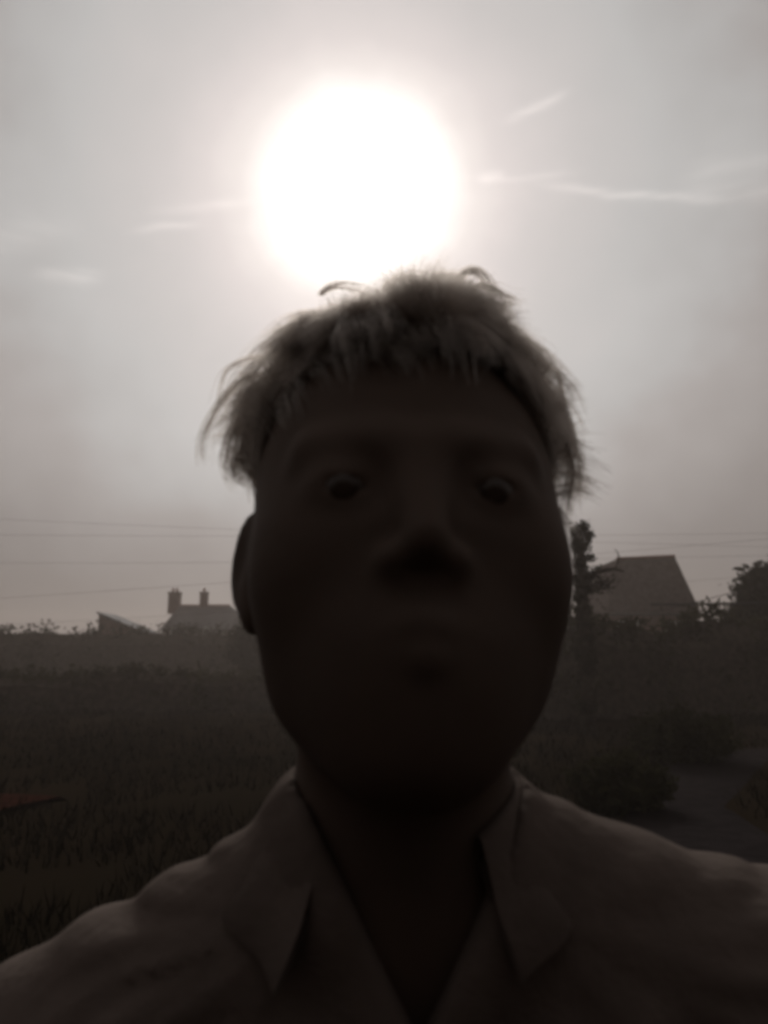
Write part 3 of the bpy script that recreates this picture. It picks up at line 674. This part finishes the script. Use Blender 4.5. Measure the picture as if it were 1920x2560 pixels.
for _ in range(58):           # untidy locks straggling over the forehead
    ph = random.uniform(-1.05, 1.05); th = hairline(ph) * random.uniform(.62, 1.0); sw = random.gauss(.35, .5); ln0 = random.choice((.016, .022, .028, .036, .046)) * (1 - .3 * abs(ph)); up = random.uniform(-.25, .5)
    tip = Vector((sw, .35, up - .3)); n0 = random.randint(55, 120); wd = random.uniform(.05, .13)
    for _k in range(n0):
        a, b = ph + random.gauss(0, wd), th + random.gauss(0, wd * .6); p = scalp(b, a); n_ = (p - Vector((0, -.012, .046))).normalized(); q = p + n_ * (.001 + .005 * random.random())
        d = (n_ * .5 + tip - Vector(((a - ph) * .9, 0, 0)) + Vector((random.gauss(0, .07), random.gauss(0, .07), random.gauss(0, .07)))).normalized(); ln = ln0 * random.uniform(.7, 1.15)
        pts = []
        for i in range(8): pts.append(hw(q)); q = keep_out(q + d * ln / 7); d = (d + Vector((sw * .08, -.03, -.24)) - n_ * .04).normalized()
        strand(pts)
for _ in range(1300):         # loose fluffy crest
    ph = random.random() * 6.28; th = R(46) * math.sqrt(random.random())
    grow(ph, th, .022 + .014 * random.random(), 1.6, 1.1, .16, .006, .25)
# flyaway locks, drawn at the depth of the temples
def lock(path, Yd, k, spread, r=.0006):
    for _ in range(int(k * 1.7)):
        o_ = [random.gauss(0, spread) for _ in range(2)]; pts = []
        for i, (u, v) in enumerate(path):
            t = i / (len(path) - 1); p = at(u + o_[0] * (6 + 20 * t) + random.gauss(0, 1.2), v + o_[1] * (6 + 14 * t), Yd + .006 * o_[0] + .01 * t); pts.append(p - OFF)
        # smooth the path
        fine = []
        for i in range(len(pts) - 1):
            p0 = pts[max(0, i - 1)]; p1 = pts[i]; p2 = pts[i + 1]; p3 = pts[min(len(pts) - 1, i + 2)]
            for s_ in (0, .33, .66):
                fine.append(.5 * ((2 * p1) + (p2 - p0) * s_ + (2 * p0 - 5 * p1 + 4 * p2 - p3) * s_ ** 2 + (3 * p1 - p0 - 3 * p2 + p3) * s_ ** 3))
        fine.append(pts[-1]); strand(fine, r, r * .4)
TY = .405
lock([(650, 890), (600, 905), (562, 935), (548, 985), (545, 1010)], TY, 8, .5)
lock([(645, 930), (600, 955), (560, 1000), (525, 1060), (511, 1110), (513, 1150)], TY, 14, .45)
lock([(640, 960), (605, 985), (580, 1040), (545, 1060), (520, 1090)], TY, 8, .6)
lock([(640, 1000), (608, 1040), (585, 1085), (560, 1090), (520, 1102)], TY, 9, .5)
lock([(645, 960), (612, 1010), (588, 1080), (572, 1140), (580, 1190), (600, 1205)], TY, 26, .75)
lock([(640, 1040), (622, 1090), (600, 1130), (590, 1180), (608, 1200)], TY, 22, .7)
lock([(640, 1100), (618, 1130), (600, 1160), (612, 1195)], TY, 16, .6)
lock([(1395, 930), (1412, 1020), (1430, 1090), (1445, 1140), (1452, 1190), (1447, 1230)], TY, 14, .45)
lock([(1395, 1000), (1412, 1080), (1428, 1140), (1432, 1200), (1425, 1250)], TY, 20, .55)
lock([(1395, 1050), (1415, 1120), (1425, 1180), (1415, 1250), (1412, 1290)], TY, 24, .6)
lock([(1400, 1040), (1425, 1090), (1450, 1110), (1475, 1118)], TY, 5, .5)
lock([(1398, 1270), (1412, 1295), (1428, 1318), (1440, 1330)], TY, 8, .5)
lock([(1140, 715), (1150, 692), (1172, 678), (1200, 684), (1222, 710), (1232, 735)], .42, 26, .45)
lock([(1170, 730), (1200, 712), (1240, 728), (1265, 745), (1290, 752)], .42, 22, .5)
lock([(1060, 715), (1090, 694), (1120, 690), (1145, 700), (1160, 712)], .42, 22, .5)
lock([(960, 725), (990, 702), (1025, 693), (1060, 704)], .42, 20, .6)
lock([(800, 735), (830, 715), (870, 712), (910, 722)], .42, 18, .6)
hair = rel(hb.build('hair', M['scalp_hair'], None, True))
hc = bpy.data.hair_curves.new('strands'); hc.add_curves([len(q) for q in STR])
hc.position_data.foreach_set('vector', np.array([c for q in STR for p in q for c in p], dtype=np.float32))
ra = hc.attributes.new('radius', 'FLOAT', 'POINT')
ra.data.foreach_set('value', np.array([.00022 * (1 - .7 * i / (len(q) - 1)) for q in STR for i in range(len(q))], dtype=np.float32))
hc.materials.append(M['hair']); so_ = bpy.data.objects.new('strands', hc); COL.objects.link(so_); so_.parent = hair; so_['kind'] = 'stuff'
tag(person, 'person in silhouette against the sun, tousled short hair, open-collared shirt', 'person')

person.location += OFF; person.location.z = 0
for c in person.children:
    c.matrix_parent_inverse = Matrix.Translation((0, 0, OFF.z)) @ c.matrix_parent_inverse if not c.name.startswith('shoe') else c.matrix_parent_inverse
# ------------------------------------------------------------------ the air
hz = MB().box(-170, 170, -40, 230, -2.0, 14).build('haze', None)
hm = bpy.data.materials.new('haze'); hm.use_nodes = True; t = hm.node_tree; t.nodes.clear()
vo = t.nodes.new('ShaderNodeVolumePrincipled'); vo.inputs['Color'].default_value = (.95, .83, .76, 1); vo.inputs['Density'].default_value = .0018; vo.inputs['Anisotropy'].default_value = .6
oo = t.nodes.new('ShaderNodeOutputMaterial'); t.links.new(vo.outputs[0], oo.inputs['Volume']); hz.data.materials.append(hm)
tag(hz, kind='stuff')
